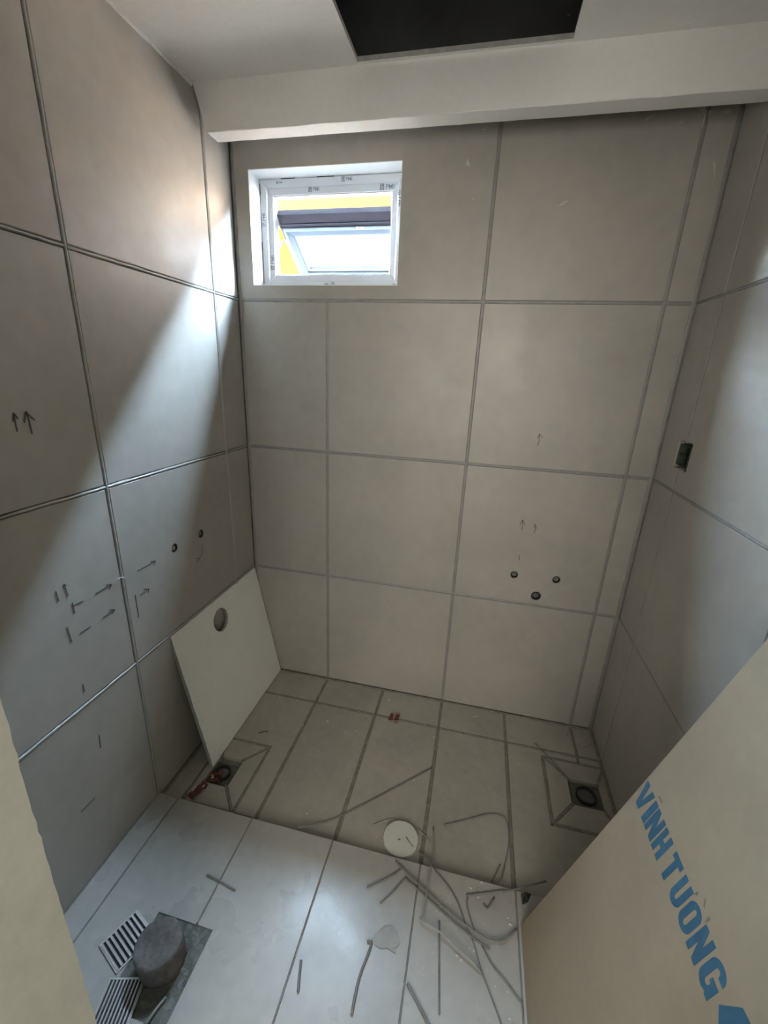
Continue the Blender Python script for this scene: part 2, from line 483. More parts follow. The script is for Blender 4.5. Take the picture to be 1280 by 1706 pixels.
# --- hallway behind the doorway (closed box)
hall = struct(box_obj('hall_floor', (-.9, 2.9, -3.9, YF-.16, -.2, ZS-.002), 'hallfloor'))
struct(box_obj('hall_ceiling', (-.9, 2.9, -3.9, YF-.16, 2.62, 2.78), 'hallwall'))
struct(box_obj('hall_wall_left', (-1.05, -.9, -4.05, YF-.01, -.2, 2.78), 'hallwall'))
struct(box_obj('hall_wall_right', (2.9, 3.05, -4.05, YF-.01, -.2, 2.78), 'hallwall'))
struct(box_obj('hall_wall_back', (-1.05, 3.05, -4.05, -3.9, -.2, 2.78), 'hallwall'))
struct(box_obj('hall_wall_near_left', (-1.05, -.28, YF-.16, YF-.01, -.2, 2.78), 'hallwall'))
struct(box_obj('hall_wall_near_right', (XR+.28, 3.05, YF-.16, YF-.01, -.2, 2.78), 'hallwall'))

# --- ceiling, hatch hole, plenum slab, bulkhead
HO = (.557, 1.152, -.74, -.217)
ceil = struct(obj('ceiling', plate_mesh('ceiling', rect(.0, XR, YF, -.145), [rect(*HO)],
              ((0, 0, CEIL), (1, 0, 0), (0, 1, 0), (0, 0, -1)), .0125), 'plaster'))
rim_bm = bmesh.new()
box(rim_bm, HO[0], HO[1], HO[3]-.0005, HO[3]+.0002, CEIL+.0003, CEIL+.0125)
obj_bm('hatch_cut_edge', rim_bm, 'cut_edge', ceil)
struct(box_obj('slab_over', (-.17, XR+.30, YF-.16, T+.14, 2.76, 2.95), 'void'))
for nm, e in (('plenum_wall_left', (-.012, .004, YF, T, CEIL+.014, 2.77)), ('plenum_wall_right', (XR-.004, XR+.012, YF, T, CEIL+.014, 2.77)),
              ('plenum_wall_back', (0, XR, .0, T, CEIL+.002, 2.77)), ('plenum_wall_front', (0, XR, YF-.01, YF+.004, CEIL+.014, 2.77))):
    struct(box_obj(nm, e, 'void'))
bm = bmesh.new()
n = 40
yf, yb, zb, zt = -.205, -.142, 2.267, CEIL
def wav(i): return random.uniform(-.0012, .0012)
rows = []
for i in range(n+1):
    f = i/n
    x_top = .002 + (XR-.002)*f; x_bot = .040 + (XR-.040)*f
    e = wav(i)
    rows.append([bm.verts.new((x_top, yf, zt)), bm.verts.new((x_bot, yf, zb+.002+e)), bm.verts.new((x_bot, yf+.002, zb+e)),
                 bm.verts.new((x_bot, yb, zb+e*.4)), bm.verts.new((x_top, yb, zt))])
for a, b in zip(rows, rows[1:]):
    for k in range(5): bm.faces.new((a[k], a[(k+1) % 5], b[(k+1) % 5], b[k]))
bm.faces.new(rows[0]); bm.faces.new(rows[-1][::-1])
bulk = struct(obj_bm('trim_1', bm, 'plaster'))
bulk['label'] = 'white plasterboard bulkhead hanging from the ceiling above the window'

# ------------------------------------------------------------------ floor
fl = struct(box_obj('floor', (-.02, XR+.02, YF-.16, T, -.2, -T), 'mortar'))
box_obj('raised_screed', (-.02, XR+.02, YF-.16, YS-.012, -T, ZS-T), 'mortar', fl)
fx = [.0, .083, .383, .683, .983, 1.283, 1.583, XR]
F_UP = ((0, 0, ZS), (1, 0, 0), (0, 1, 0), (0, 0, 1))
GL, GU = .014, .0045
# lower wet zone: strip row along the wall, then the full row
for x0, x1 in zip(fx, fx[1:]):
    tile(fl, rect(x0, x1, -.174, 0), F_FLOOR, GL*.8, material='wtile')
OL, IL = (.086, .292, -.764, -.466), (.120, .212, -.672, -.560)
OR, IR = (1.436, XR, -.508, -.212), (1.526, 1.636, -.404, -.300)
tile(fl, rect(.0, .083, YS, -.174), F_FLOOR, GL*.8, material='wtile')
tile(fl, [(.083, OL[3]), (OL[1], OL[3]), (OL[1], OL[2]), (.383, OL[2]), (.383, -.174), (.083, -.174)], F_FLOOR, GL*.8, material='wtile')
for x0, x1 in ((.383, .683), (.683, .983), (.983, 1.283)):
    tile(fl, rect(x0, x1, YS, -.174), F_FLOOR, GL, material='wtile')
tile(fl, [(1.283, YS), (1.583, YS), (1.583, OR[2]), (OR[0], OR[2]), (OR[0], OR[3]), (1.583, OR[3]), (1.583, -.174), (1.283, -.174)], F_FLOOR, GL, material='wtile')
tile(fl, rect(1.583, XR, OR[3], -.174), F_FLOOR, GL*.8, material='wtile')
tile(fl, rect(1.583, XR, YS, OR[2]), F_FLOOR, GL*.8, material='wtile')
def envelope(O, I):
    o = [(O[0], O[2]), (O[1], O[2]), (O[1], O[3]), (O[0], O[3])]
    i = [(I[0], I[2]), (I[1], I[2]), (I[1], I[3]), (I[0], I[3])]
    for k in range(4):
        j = (k+1) % 4
        tile(fl, [o[k], o[j], i[j], i[k]], F_FLOOR, .011, material='wtile')
envelope(OL, IL); envelope(OR, IR)
# grout of the wet zone
for x in fx[1:-1]:
    for a, b in ((-.002, -.168), (-.180, YS+.004)):
        if x == .083 and a < -.1: b = -.46
        if x == 1.583 and a < -.1: b = -.20
        bead(fl, F_FLOOR, (x, a), (x, b), .0170, .0010, 'grout_dark', wob=.3)
bead(fl, F_FLOOR, (1.583, -.515), (1.583, YS+.004), .015, .0010, 'grout_dark', wob=.3)
for a, b in zip(fx, fx[1:]):
    bead(fl, F_FLOOR, (a+.002, -.174), (b-.002, -.174), .0130, .0010, 'grout_dark', wob=.3)
bead(fl, F_FLOOR, (.0, -.004), (XR, -.004), .016, .0045, 'grout_dark', wob=.2)
bead(fl, F_FLOOR, (.004, -.002), (.004, YS), .016, .0045, 'grout_dark', wob=.2)
bead(fl, F_FLOOR, (XR-.004, -.002), (XR-.004, YS), .016, .0045, 'grout_dark', wob=.2)
for O, I in ((OL, IL), (OR, IR)):
    o = [(O[0], O[2]), (O[1], O[2]), (O[1], O[3]), (O[0], O[3])]; i = [(I[0], I[2]), (I[1], I[2]), (I[1], I[3]), (I[0], I[3])]
    for k in range(4):
        bead(fl, F_FLOOR, o[k], o[(k+1) % 4], .013, .0010, 'grout_dark', wob=.3)
        bead(fl, F_FLOOR, o[k], i[k], .013, .0010, 'grout_dark', wob=.3)
# raised dry zone
PIT = (.262, .432, -1.285, -1.092)
for x0, x1 in zip(fx, fx[1:]):
    if x0 == .083:
        poly = [(x0, -1.374), (x1, -1.374), (x1, PIT[2]), (PIT[0], PIT[2]), (PIT[0], PIT[3]), (x1, PIT[3]), (x1, YS), (x0, YS)]
    elif x0 == .383:
        poly = [(x0, -1.374), (x1, -1.374), (x1, YS), (x0, YS), (x0, PIT[3]), (PIT[1], PIT[3]), (PIT[1], PIT[2]), (x0, PIT[2])]
    else:
        poly = rect(x0, x1, -1.374, YS)
    tile(fl, poly, F_UP, GU, material='ftile', cham=.0012, thick=T+.004)
    tile(fl, rect(x0, x1, YF-.16, -1.374), F_UP, GU, material='ftile', cham=.0012)
for x in fx[1:-1]:
    segs = ((YS-.003, -1.085), (-1.292, -1.60)) if x == .383 else ((YS-.003, -1.60),)
    for a, b in segs: bead(fl, F_UP, (x, a), (x, b), .0042, .0010, 'grout', wob=.2)
bead(fl, F_UP, (.003, YS-.003), (.003, -1.60), .006, .0015, 'grout')
# wet mortar in the pit round the concrete core
bm = bmesh.new()
nx, ny = 16, 18
gv = [[bm.verts.new((PIT[0]-.003+(PIT[1]-PIT[0]+.006)*i/nx, PIT[2]-.003+(PIT[3]-PIT[2]+.006)*j/ny, ZS-.0026+random.uniform(-.0018, .0012))) for j in range(ny+1)] for i in range(nx+1)]
for i in range(nx):
    for j in range(ny): bm.faces.new((gv[i][j], gv[i+1][j], gv[i+1][j+1], gv[i][j+1]))
obj_bm('wet_mortar_patch', bm, 'wet_mortar', fl)

# ------------------------------------------------------------------ window
win = bpy.data.objects.new('window_1', None); win.location = (.365, .1, WIN[2]); COL.objects.link(win); struct(win)
win['label'] = 'small white awning window with its sash pushed outward, film-wrapped frame'
WLOC = Vector(win.location)
def wpart(o, parent=None):
    """keep world coordinates under the window empty"""
    o.parent = parent or win
    if parent is None: o.location = o.location - WLOC
    return o
# reveal (painted plaster lining of the opening)
YW = .085
bm = bmesh.new(); box(bm, WIN[0]-.008, WIN[0]+.002, .0008, YW+.06, WIN[2]-.008, WIN[3]+.008); wpart(obj_bm('reveal_jamb', bm, 'reveal'))
bm = bmesh.new(); box(bm, WIN[1]-.002, WIN[1]+.008, .0008, YW+.06, WIN[2]-.008, WIN[3]+.008); wpart(obj_bm('reveal_jamb', bm, 'reveal'))
bm = bmesh.new(); box(bm, WIN[0]+.002, WIN[1]-.002, .0008, YW+.06, WIN[3]-.002, WIN[3]+.008); wpart(obj_bm('reveal_head', bm, 'reveal'))
bm = bmesh.new(); box(bm, WIN[0]+.002, WIN[1]-.002, .0008, YW+.06, WIN[2]-.008, WIN[2]+.003); wpart(obj_bm('reveal_sill', bm, 'reveal'))

def mitred(names, x0, x1, z0, z1, w, y0, y1, material, xf=None, parent=None, bev=.002):
    """four mitred bars in the xz plane, front at y0, back at y1; xf maps points"""
    o = [(x0, z0), (x1, z0), (x1, z1), (x0, z1)]; i = [(x0+w, z0+w), (x1-w, z0+w), (x1-w, z1-w), (x0+w, z1-w)]
    res = []
    for k in range(4):
        j = (k+1) % 4
        q = [o[k], o[j], i[j], i[k]]
        bm = bmesh.new()
        f = [bm.verts.new((a, y0, b)) for a, b in q]; b_ = [bm.verts.new((a, y1, b)) for a, b in q]
        bm.faces.new(f); bm.faces.new(b_[::-1])
        for s in range(4): bm.faces.new((f[s], f[(s+1) % 4], b_[(s+1) % 4], b_[s]))
        bmesh.ops.recalc_face_normals(bm, faces=bm.faces[:])
        if bev: bmesh.ops.bevel(bm, geom=bm.edges[:], offset=bev, segments=1, affect='EDGES')
        if xf: bmesh.ops.transform(bm, matrix=xf, verts=bm.verts[:])
        ob = obj_bm(names[k], bm, material)
        wpart(ob, parent); res.append(ob)
    return res
X0, X1, Z0, Z1 = WIN[0]+.003, WIN[1]-.003, WIN[2]+.004, WIN[3]-.003
fr = mitred(['frame_sill', 'frame_jamb', 'frame_head', 'frame_jamb'], X0, X1, Z0, Z1, .028, YW, YW+.055, 'upvc')
lip = mitred(['frame_rebate'] * 4, X0+.026, X1-.026, Z0+.026, Z1-.026, .026, YW+.008, YW+.05, 'upvc')
mitred(['gasket'] * 4, X0+.0505, X1-.0505, Z0+.0505, Z1-.0505, .003, YW+.014, YW+.046, 'gasket', bev=0)
# thin dark joint between frame and reveal
bm = bmesh.new()
box(bm, X0-.002, X0+.0012, YW-.0008, YW+.01, Z0+.02, Z0+.17); box(bm, X0-.002, X0+.0012, YW-.0008, YW+.01, Z1-.05, Z1-.012)
box(bm, X0+.09, X0+.15, YW-.0008, YW+.01, Z1-.0012, Z1+.001); box(bm, X0+.24, X0+.31, YW-.0008, YW+.01, Z1-.0012, Z1+.001)
wpart(obj_bm('frame_gap', bm, 'gasket'))

# sash: plane leaning outward, hinge line near the head
a33 = math.radians(33)
SX0, SX1 = .116, .632
sash_xf = Matrix.Translation((0, .113, 2.126)) @ Matrix(((1, 0, 0, 0), (0, math.sin(a33), -math.cos(a33), 0), (0, math.cos(a33), math.sin(a33), 0), (0, 0, 0, 1)))
# sash space: x, y = depth away from the room (outward), z = up along the sash (negative runs outward and down)
sash = bpy.data.objects.new('sash', None); COL.objects.link(sash); sash.parent = win; sash.matrix_parent_inverse = Matrix()
sash.location = -WLOC
SH = .335
def sp(o): return wpart(o, sash)
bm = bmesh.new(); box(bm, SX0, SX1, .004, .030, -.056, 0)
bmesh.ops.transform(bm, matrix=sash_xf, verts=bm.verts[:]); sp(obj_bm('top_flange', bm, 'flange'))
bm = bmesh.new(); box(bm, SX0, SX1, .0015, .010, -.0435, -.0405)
bmesh.ops.transform(bm, matrix=sash_xf, verts=bm.verts[:]); sp(obj_bm('weather_strip', bm, 'sash_dimmed'))
mitred(['sash_rail', 'sash_stile', 'sash_rail', 'sash_stile'], SX0, SX1, -SH, -.056, .018, 0, .050, 'sash_edge_dimmed', sash_xf, sash)
mitred(['sash_inner_rail', 'sash_inner_stile', 'sash_inner_rail', 'sash_inner_stile'], SX0+.017, SX1-.017, -SH+.017, -.073, .026, .004, .050, 'sash_dimmed', sash_xf, sash)
mitred(['glazing_bead'] * 4, SX0+.042, SX1-.042, -SH+.042, -.098, .012, .012, .050, 'sash_edge_dimmed', sash_xf, sash)
bm = bmesh.new(); box(bm, SX0+.050, SX1-.050, .030, .034, -SH+.050, -.106)
bmesh.ops.transform(bm, matrix=sash_xf, verts=bm.verts[:]); sp(obj_bm('frosted_pane', bm, 'frost'))
# friction stays
def bar(p, q, w, t, material, parent, name):
    p, q = Vector(p), Vector(q); d = (q-p).normalized(); s = Vector((1, 0, 0)); u = d.cross(s).normalized()
    bm = bmesh.new(); vv = []
    for base in (p, q):
        for a, b in ((-1, -1), (1, -1), (1, 1), (-1, 1)): vv.append(bm.verts.new(base + s*a*t/2 + u*b*w/2))
    for f in ((0, 1, 2, 3), (7, 6, 5, 4), (0, 4, 5, 1), (1, 5, 6, 2), (2, 6, 7, 3), (3, 7, 4, 0)): bm.faces.new([vv[i] for i in f])
    return wpart(obj_bm(name, bm, material), parent)
for sx in (.119, .629):
    bar((sx+.004, .105, 2.128), (sx+.004, .200, 2.066), .010, .003, 'stay', sash, 'stay_track')
    bar((sx+.001, .098, 2.112), (sx+.001, .150, 2.045), .012, .003, 'stay', sash, 'stay_arm')
    bar((sx-.001, .100, 1.990), (sx-.001, .196, 2.060), .012, .003, 'stay', sash, 'stay_arm')

# print on the protective film
def lettering(name, text, size, M4, material, parent=None, bold=0.0, sx=1.0, shear=0.0, depth=.0002):
    cu = bpy.data.curves.new(name, 'FONT'); cu.body = text; cu.size = size; cu.align_x = 'CENTER'; cu.align_y = 'CENTER'
    cu.offset = bold*size; cu.extrude = depth; cu.shear = shear; cu.resolution_u = 3
    to = bpy.data.objects.new(name, cu); COL.objects.link(to)
    dg = bpy.context.evaluated_depsgraph_get(); dg.update()
    me = bpy.data.meshes.new_from_object(to.evaluated_get(dg))
    bpy.data.objects.remove(to, do_unlink=True)
    me.transform(Matrix.Diagonal((sx, 1, 1, 1))); me.transform(M4)
    me.materials.clear(); me.materials.append(M[material])
    o = bpy.data.objects.new(name, me); COL.objects.link(o)
    if parent is not None: o.parent = parent
    return o
def basis(origin, u, v):
    u, v = Vector(u).normalized(), Vector(v).normalized(); w = u.cross(v)
    return Matrix(((u.x, v.x, w.x, origin[0]), (u.y, v.y, w.y, origin[1]), (u.z, v.z, w.z, origin[2]), (0, 0, 0, 1)))
def film_print(x, z, yy, size, ang, mark=True, txt='PMI', xf=None, parent=None):
    c, s = math.cos(ang), math.sin(ang)
    M4 = basis((x, yy, z), (c, 0, s), (-s, 0, c))
    if xf: M4 = xf @ M4
    o = lettering('film_print', txt, size, M4, 'film_ink', bold=.012)
    wpart(o, parent)
    if mark:
        bm = bmesh.new(); k = size
        for (a0, a1, b0, b1) in ((-1.75, -1.55, -.45, .5), (-1.48, -1.02, .05, .5), (-1.48, -1.30, -.45, .0), (-1.22, -1.02, -.45, .0)):
            box(bm, a0*k, a1*k, b0*k, b1*k, -.0002, .0002)
        bmesh.ops.transform(bm, matrix=M4, verts=bm.verts[:])
        wpart(obj_bm('film_print', bm, 'film_ink'), parent)
YA, YB = YW-.0003, YW+.0077
film_print(.440, 2.228, YA, .017, 0)
film_print(.305, 2.203, YB, .018, 0)
film_print(.598, 2.200, YB, .022, 0)
film_print(.160, 2.228, YA, .010, 0)
film_print(.0845, 2.115, YA, .019, math.pi/2)
film_print(.112, 1.965, YB, .021, math.pi/2)
film_print(.352, 1.872, YA, .018, math.pi)
film_print(.636, 1.872, YA, .014, 0, False, 'Hug')
film_print(.640, 2.150, YA, .020, -math.pi/2)
film_print(.470, -.064, -.0003, .013, 0, True, 'PMI', sash_xf, sash)

# ------------------------------------------------------------------ outside
gr = struct(box_obj('ground', (-40, 40, .3, 60, -3.2, -3.0), 'ground'))
nb = thing('neighbouring_building', 'yellow rendered house wall across the alley seen through the open window', 'building', (0.0, 3.6, -3.0))
def nbp(name, e, m):
    o = box_obj(name, e, m, nb); o.location = -Vector(nb.location); return o
def nb_prism(name, prof, y0, y1, m):
    bm = bmesh.new()
    f = [bm.verts.new((x, y0, z)) for x, z in prof]; k = [bm.verts.new((x, y1, z)) for x, z in prof]
    bm.faces.new(f); bm.faces.new(k[::-1])
    for i in range(len(prof)): bm.faces.new((f[i], f[(i+1) % len(prof)], k[(i+1) % len(prof)], k[i]))
    o = obj_bm(name, bm, m, nb); o.location = -Vector(nb.location); return o
# facade with a roofed recess added to shade the wall seen through the window, sloping gable top to the right, lower wing to the left
nbp('facade', (.9, 14, 3.6, 5.8, -3.0, 2.5), 'plinth')
nb_prism('gable', [(-2.0, 3.52), (.9, 3.52), (.9, 2.5), (14, 2.5), (14, 2.75), (-2.0, 6.6)], 3.6, 5.8, 'yellow')  # top sloped to soften the edge of the light beam indoors
nbp('wall_under_recess', (-14, .9, 3.6, 5.8, -3.0, 2.3), 'plinth')
nbp('wing_lintel', (-14, -2.0, 3.6, 5.8, 3.52, 4.3), 'yellow')
nbp('shade_recess_back', (-14, .95, 5.6, 5.8, 2.25, 3.55), 'orange')
nbp('shade_recess_soffit', (-14, .92, 3.62, 5.62, 3.49, 3.53), 'orange')
nbp('shade_recess_side', (.86, .92, 3.62, 5.62, 2.28, 3.53), 'orange')
nbp('rear_block', (-14, 14, 5.8, 9, -3.0, 2.9), 'yellow')
# this house's unseen outer wall, its height set to limit sky light on the facade
for nm, e in (('wall_outer_left', (-14, -.29, .02, .17, -3.0, 4.4)), ('wall_outer_right', (XR+.29, 14, .02, .17, -3.0, 4.4)),
              ('wall_outer_above', (-.29, XR+.29, .02, .17, 2.77, 4.4)), ('wall_outer_below', (-.29, XR+.29, .02, .17, -3.0, -.19))):
    struct(box_obj(nm, e, 'outer'))

# ------------------------------------------------------------------ leaning plasterboard offcut under the left wall
pa = Vector((.118, 0, 0)); phi = math.atan2(.118, .588)
wp = thing('plasterboard_panel', 'square white plasterboard offcut with a round hole leaning on the left wall', 'panel', (.118, -.31, .001))
upv = Vector((-math.sin(phi), 0, math.cos(phi))); nv = Vector((math.cos(phi), 0, math.sin(phi)))
half = .305
def jag(poly_n=26):
    o = []
    for i in range(poly_n): o.append((-half + 2*half*i/poly_n, random.uniform(0, .0015)))
    for i in range(poly_n): o.append((half-random.uniform(0, .0012), .600*i/poly_n))
    for i in range(poly_n): o.append((half - 2*half*i/poly_n, .600-random.uniform(0, .003)))
    for i in range(poly_n): o.append((-half+random.uniform(0, .003), .600-.600*i/poly_n))
    return o
frp = ((0, 0, .012*math.sin(phi)), (0, 1, 0), tuple(upv), tuple(nv))
hole = circle(-.027, .505, .050, 34, .0014)
frp_face = ((0, 0, .012*math.sin(phi)), (0, 1, 0), tuple(upv), tuple(nv))
jg = jag()
obj('paper_face', plate_mesh('paper_face', jg, [hole], frp_face, .0012), 'panel', wp)
core_fr = (tuple(Vector(frp[0]) - nv*.0012), frp[1], frp[2], frp[3])
obj('plaster_core', plate_mesh('plaster_core', rect(-half+.001, half-.001, .001, .599), [circle(-.027, .505, .0505, 34, .001)], core_fr, .0138), 'panel_edge', wp)

# ------------------------------------------------------------------ kraft board leaning on the right wall
bu = Vector((.332, 0, 1.046)).normalized(); bn = Vector((-bu.z, 0, bu.x))
kb = thing('kraft_faced_board', 'brown kraft-faced plasterboard leaning on the right wall with blue lettering', 'board', (1.292, -.864, ZS))
bl = .56
kf = ((0, 0, 0), (0, -1, 0), tuple(bu), tuple(bn))
obj('kraft_face', plate_mesh('kraft_face', rect(0, bl, .0, 1.215), [], kf, .0012, .0004), 'kraft', kb)
obj('plaster_core', plate_mesh('plaster_core', rect(.0008, bl-.0008, .0015, 1.2135), [], (tuple(-bn*.0012), kf[1], kf[2], kf[3]), .0078), 'panel_edge', kb)
def on_board(s, h, lift=.0003):
    return Vector((0, -1, 0))*s + bu*h + bn*lift
def arc(cx, cy, rx, ry, a0, a1, n=8):
    return [(cx+rx*math.cos(math.radians(a0+(a1-a0)*k/n)), cy+ry*math.sin(math.radians(a0+(a1-a0)*k/n))) for k in range(n+1)]
K = .38      # stroke, as a share of the letter width
GLYPH = {
 'V': ([(0, 1), (.34, 1), (.52, .30), (.68, 1), (1, 1), (.70, 0), (.32, 0)], []),
 'I': ([(0, 0), (1, 0), (1, 1), (0, 1)], []),
 'N': ([(0, 0), (.33, 0), (.33, .50), (.66, 0), (1, 0), (1, 1), (.67, 1), (.67, .52), (.34, 1), (0, 1)], []),
 'H': ([(0, 0), (.37, 0), (.37, .38), (.63, .38), (.63, 0), (1, 0), (1, 1), (.63, 1), (.63, .62), (.37, .62), (.37, 1), (0, 1)], []),
 'T': ([(.31, 0), (.69, 0), (.69, .78), (1, .78), (1, 1), (0, 1), (0, .78), (.31, .78)], []),
 'U': ([(0, 1)] + arc(.5, .26, .5, .26, 180, 360, 12) + [(1, 1), (.63, 1)] + arc(.5, .30, .13, .10, 360, 180, 6) + [(.37, 1)], []),
 'O': (arc(.5, .74, .5, .26, 0, 180, 12) + arc(.5, .26, .5, .26, 180, 360, 12), [arc(.5, .74, .13, .09, 0, 180, 6) + arc(.5, .26, .13, .09, 180, 360, 6)]),
 'G': ([(1, .68), (1, .74)] + arc(.5, .74, .5, .26, 0, 180, 12)[1:] + arc(.5, .26, .5, .26, 180, 270, 6) + [(.72, .06), (.74, 0), (1, 0), (1, .52), (.52, .52), (.52, .36), (.64, .36)] + arc(.5, .27, .14, .08, 0, -180, 6) + [(.36, .74)] + arc(.5, .74, .14, .08, 180, 0, 6)[1:] + [(.64, .68)], []),
}
H0, H1 = .6035, .6650
for ch_, s0, s1 in (('V', .006, .0500), ('I', .0560, .0715), ('N', .0745, .1120), ('H', .1170, .1505), ('T', .1650, .1980), ('U', .2075, .2395),
                    ('O', .2455, .2810), ('N', .2865, .3195), ('G', .3260, .3635)):
    outl, hl = GLYPH[ch_]
    mp = lambda P: [(s0+(s1-s0)*x, H0+(H1-H0)*z) for x, z in P]
    obj('printed_letter', plate_mesh('printed_letter', mp(outl), [mp(h) for h in hl], (tuple(bn*.0004), kf[1], kf[2], kf[3]), .0003), 'ink', kb)
for poly in ([(.0535, .676), (.0600, .681), (.0660, .678), (.0710, .682), (.0712, .677), (.0650, .674), (.0600, .676), (.0535, .672)],
             [(.2400, .662), (.2455, .669), (.2440, .676), (.2405, .674), (.2415, .668)], [(.2830, .662), (.2860, .672), (.2845, .678), (.2800, .676), (.2815, .668)],
             [(.2560, .685), (.2600, .685), (.2680, .675), (.2645, .674)]):
    obj('printed_accent', plate_mesh('printed_accent', poly, [], (tuple(bn*.0004), kf[1], kf[2], kf[3]), .0003), 'ink_faint', kb)
obj('printed_emblem', plate_mesh('printed_emblem', [(.3750, .6265), (.3927, .6696), (.4085, .6720), (.4300, .6600), (.4480, .6260), (.4300, .5900), (.3950, .5800), (.3960, .6080)], [],
    (tuple(bn*.0004), kf[1], kf[2], kf[3]), .0003), 'ink', kb)

# ------------------------------------------------------------------ pipe stubs in the walls
def fitting(label, loc, axis, r, chrome, group):
    rot = {'back': (math.radians(90), 0, 0), 'left': (0, math.radians(90), 0)}[axis]   # local z points into the room
    t = thing('pipe_fitting', label, 'pipe fitting', loc, rot, group)
    lathe('sleeve', [(r*.97, -.0165), (r*.97, -.002), (r*.80, -.002), (r*.80, -.0165)], 'black', t)
    lathe('plug', [(r*.62, -.0165), (r*.62, -.006), (r*.52, -.004), (r*.22, -.004), (r*.18, -.0085), (0, -.0085)], chrome, t, seg=18)
    bm = bmesh.new(); box(bm, -r*.5, r*.5, -r*.12, r*.12, -.006, -.0025); obj_bm('slot_bar', bm, chrome, t)
    return t
fitting('bright metal-plugged pipe stub in the left wall, the one lit by the window', (0, pipes_left[0][0], pipes_left[0][1]), 'left', .0165, 'chrome', 'pipe stubs in the left wall')
fitting('dark pipe stub in the left wall nearer the window corner', (0, pipes_left[1][0], pipes_left[1][1]), 'left', .0165, 'darkplug', 'pipe stubs in the left wall')
fitting('dark pipe stub in the far wall, left one of the upper pair', (pipes_back[0][0], 0, pipes_back[0][1]), 'back', .0165, 'darkplug', 'pipe stubs in the far wall')
fitting('dark pipe stub in the far wall, right one of the upper pair', (pipes_back[1][0], 0, pipes_back[1][1]), 'back', .0165, 'darkplug', 'pipe stubs in the far wall')
fitting('greyish waste pipe stub in the far wall just below the pair', (pipes_back[2][0], 0, pipes_back[2][1]), 'back', .021, 'chrome', 'pipe stubs in the far wall')

# electrical back box in the right wall
eb = thing('electrical_back_box', 'empty dark green socket back box sunk into the right wall', 'socket box', (XR, (ELEC[0]+ELEC[1])/2, ELEC[2]))
hw, hh = (ELEC[1]-ELEC[0])/2-.001, ELEC[3]-ELEC[2]-.002
bm = bmesh.new()
box(bm, .040, .042, -hw, hw, .001, hh); box(bm, .002, .042, -hw, -hw+.002, .001, hh); box(bm, .002, .042, hw-.002, hw, .001, hh)
box(bm, .002, .042, -hw, hw, .001, .003); box(bm, .002, .042, -hw, hw, hh-.002, hh)
obj_bm('tray', bm, 'box_green', eb)
for s in (-1, 1):
    bm = bmesh.new(); box(bm, .006, .030, s*hw*.80-.004, s*hw*.80+.004, hh*.45, hh*.55); obj_bm('screw_lug', bm, 'black', eb)

# ------------------------------------------------------------------ floor drains
def drain(label, loc, r, inner):
    t = thing('floor_drain_pipe', label, 'drain', loc, (0, 0, 0), 'open drain pipes in the wet floor')
    lathe('pipe_rim', [(r, -.017), (r, -.001), (r*.88, -.001), (r*.86, -.016)], 'black', t)
    lathe('pipe_cap', [(r*.84, -.0165), (r*.80, -.0095), (r*.5, -.0085), (0, -.0085)], inner, t)
    bm = bmesh.new(); box(bm, -r*1.55, r*1.55, -r*1.45, r*1.45, -.0178, -.0155); obj_bm('collar', bm, 'wet_mortar', t)
    return t
drain('open grey drain pipe in the tiled pit beside the brown board', (1.583, -.353, 0), .038, 'pipe_grey')
drain('drain pipe in the tiled pit at the foot of the white panel', (.163, -.622, 0), .032, 'pipe_grey')

# ------------------------------------------------------------------ concrete core, two grates, marker stick
cr = thing('concrete_core', 'squat grey concrete core standing in the wet mortar pit', 'concrete core', (.345, -1.176, ZS-.010), (math.radians(3), math.radians(-2), .3))
bm = bmesh.new(); rings = []
seg = 40
prof = [(.052, 0), (.0565, .008), (.0575, .03), (.0575, .078), (.0575, .086), (.0555, .0905), (.050, .093), (.035, .092), (.018, .0905), (0, .091)]
for r, h in prof:
    if r == 0: rings.append([bm.verts.new((0, 0, h))]); continue
    rings.append([bm.verts.new(((r+random.uniform(-.0013, .0013))*math.cos(2*math.pi*k/seg)*1.02, (r+random.uniform(-.0013, .0013))*math.sin(2*math.pi*k/seg)*.98, h+random.uniform(-.0011, .0011))) for k in range(seg)])
for A, B in zip(rings, rings[1:]):
    for k in range(seg):
        if len(B) == 1: bm.faces.new((A[k], A[(k+1) % seg], B[0]))
        else: bm.faces.new((A[k], A[(k+1) % seg], B[(k+1) % seg], B[k]))
bm.faces.new(rings[0][::-1])
obj_bm('core_body', bm, 'concrete', cr, smooth=True)

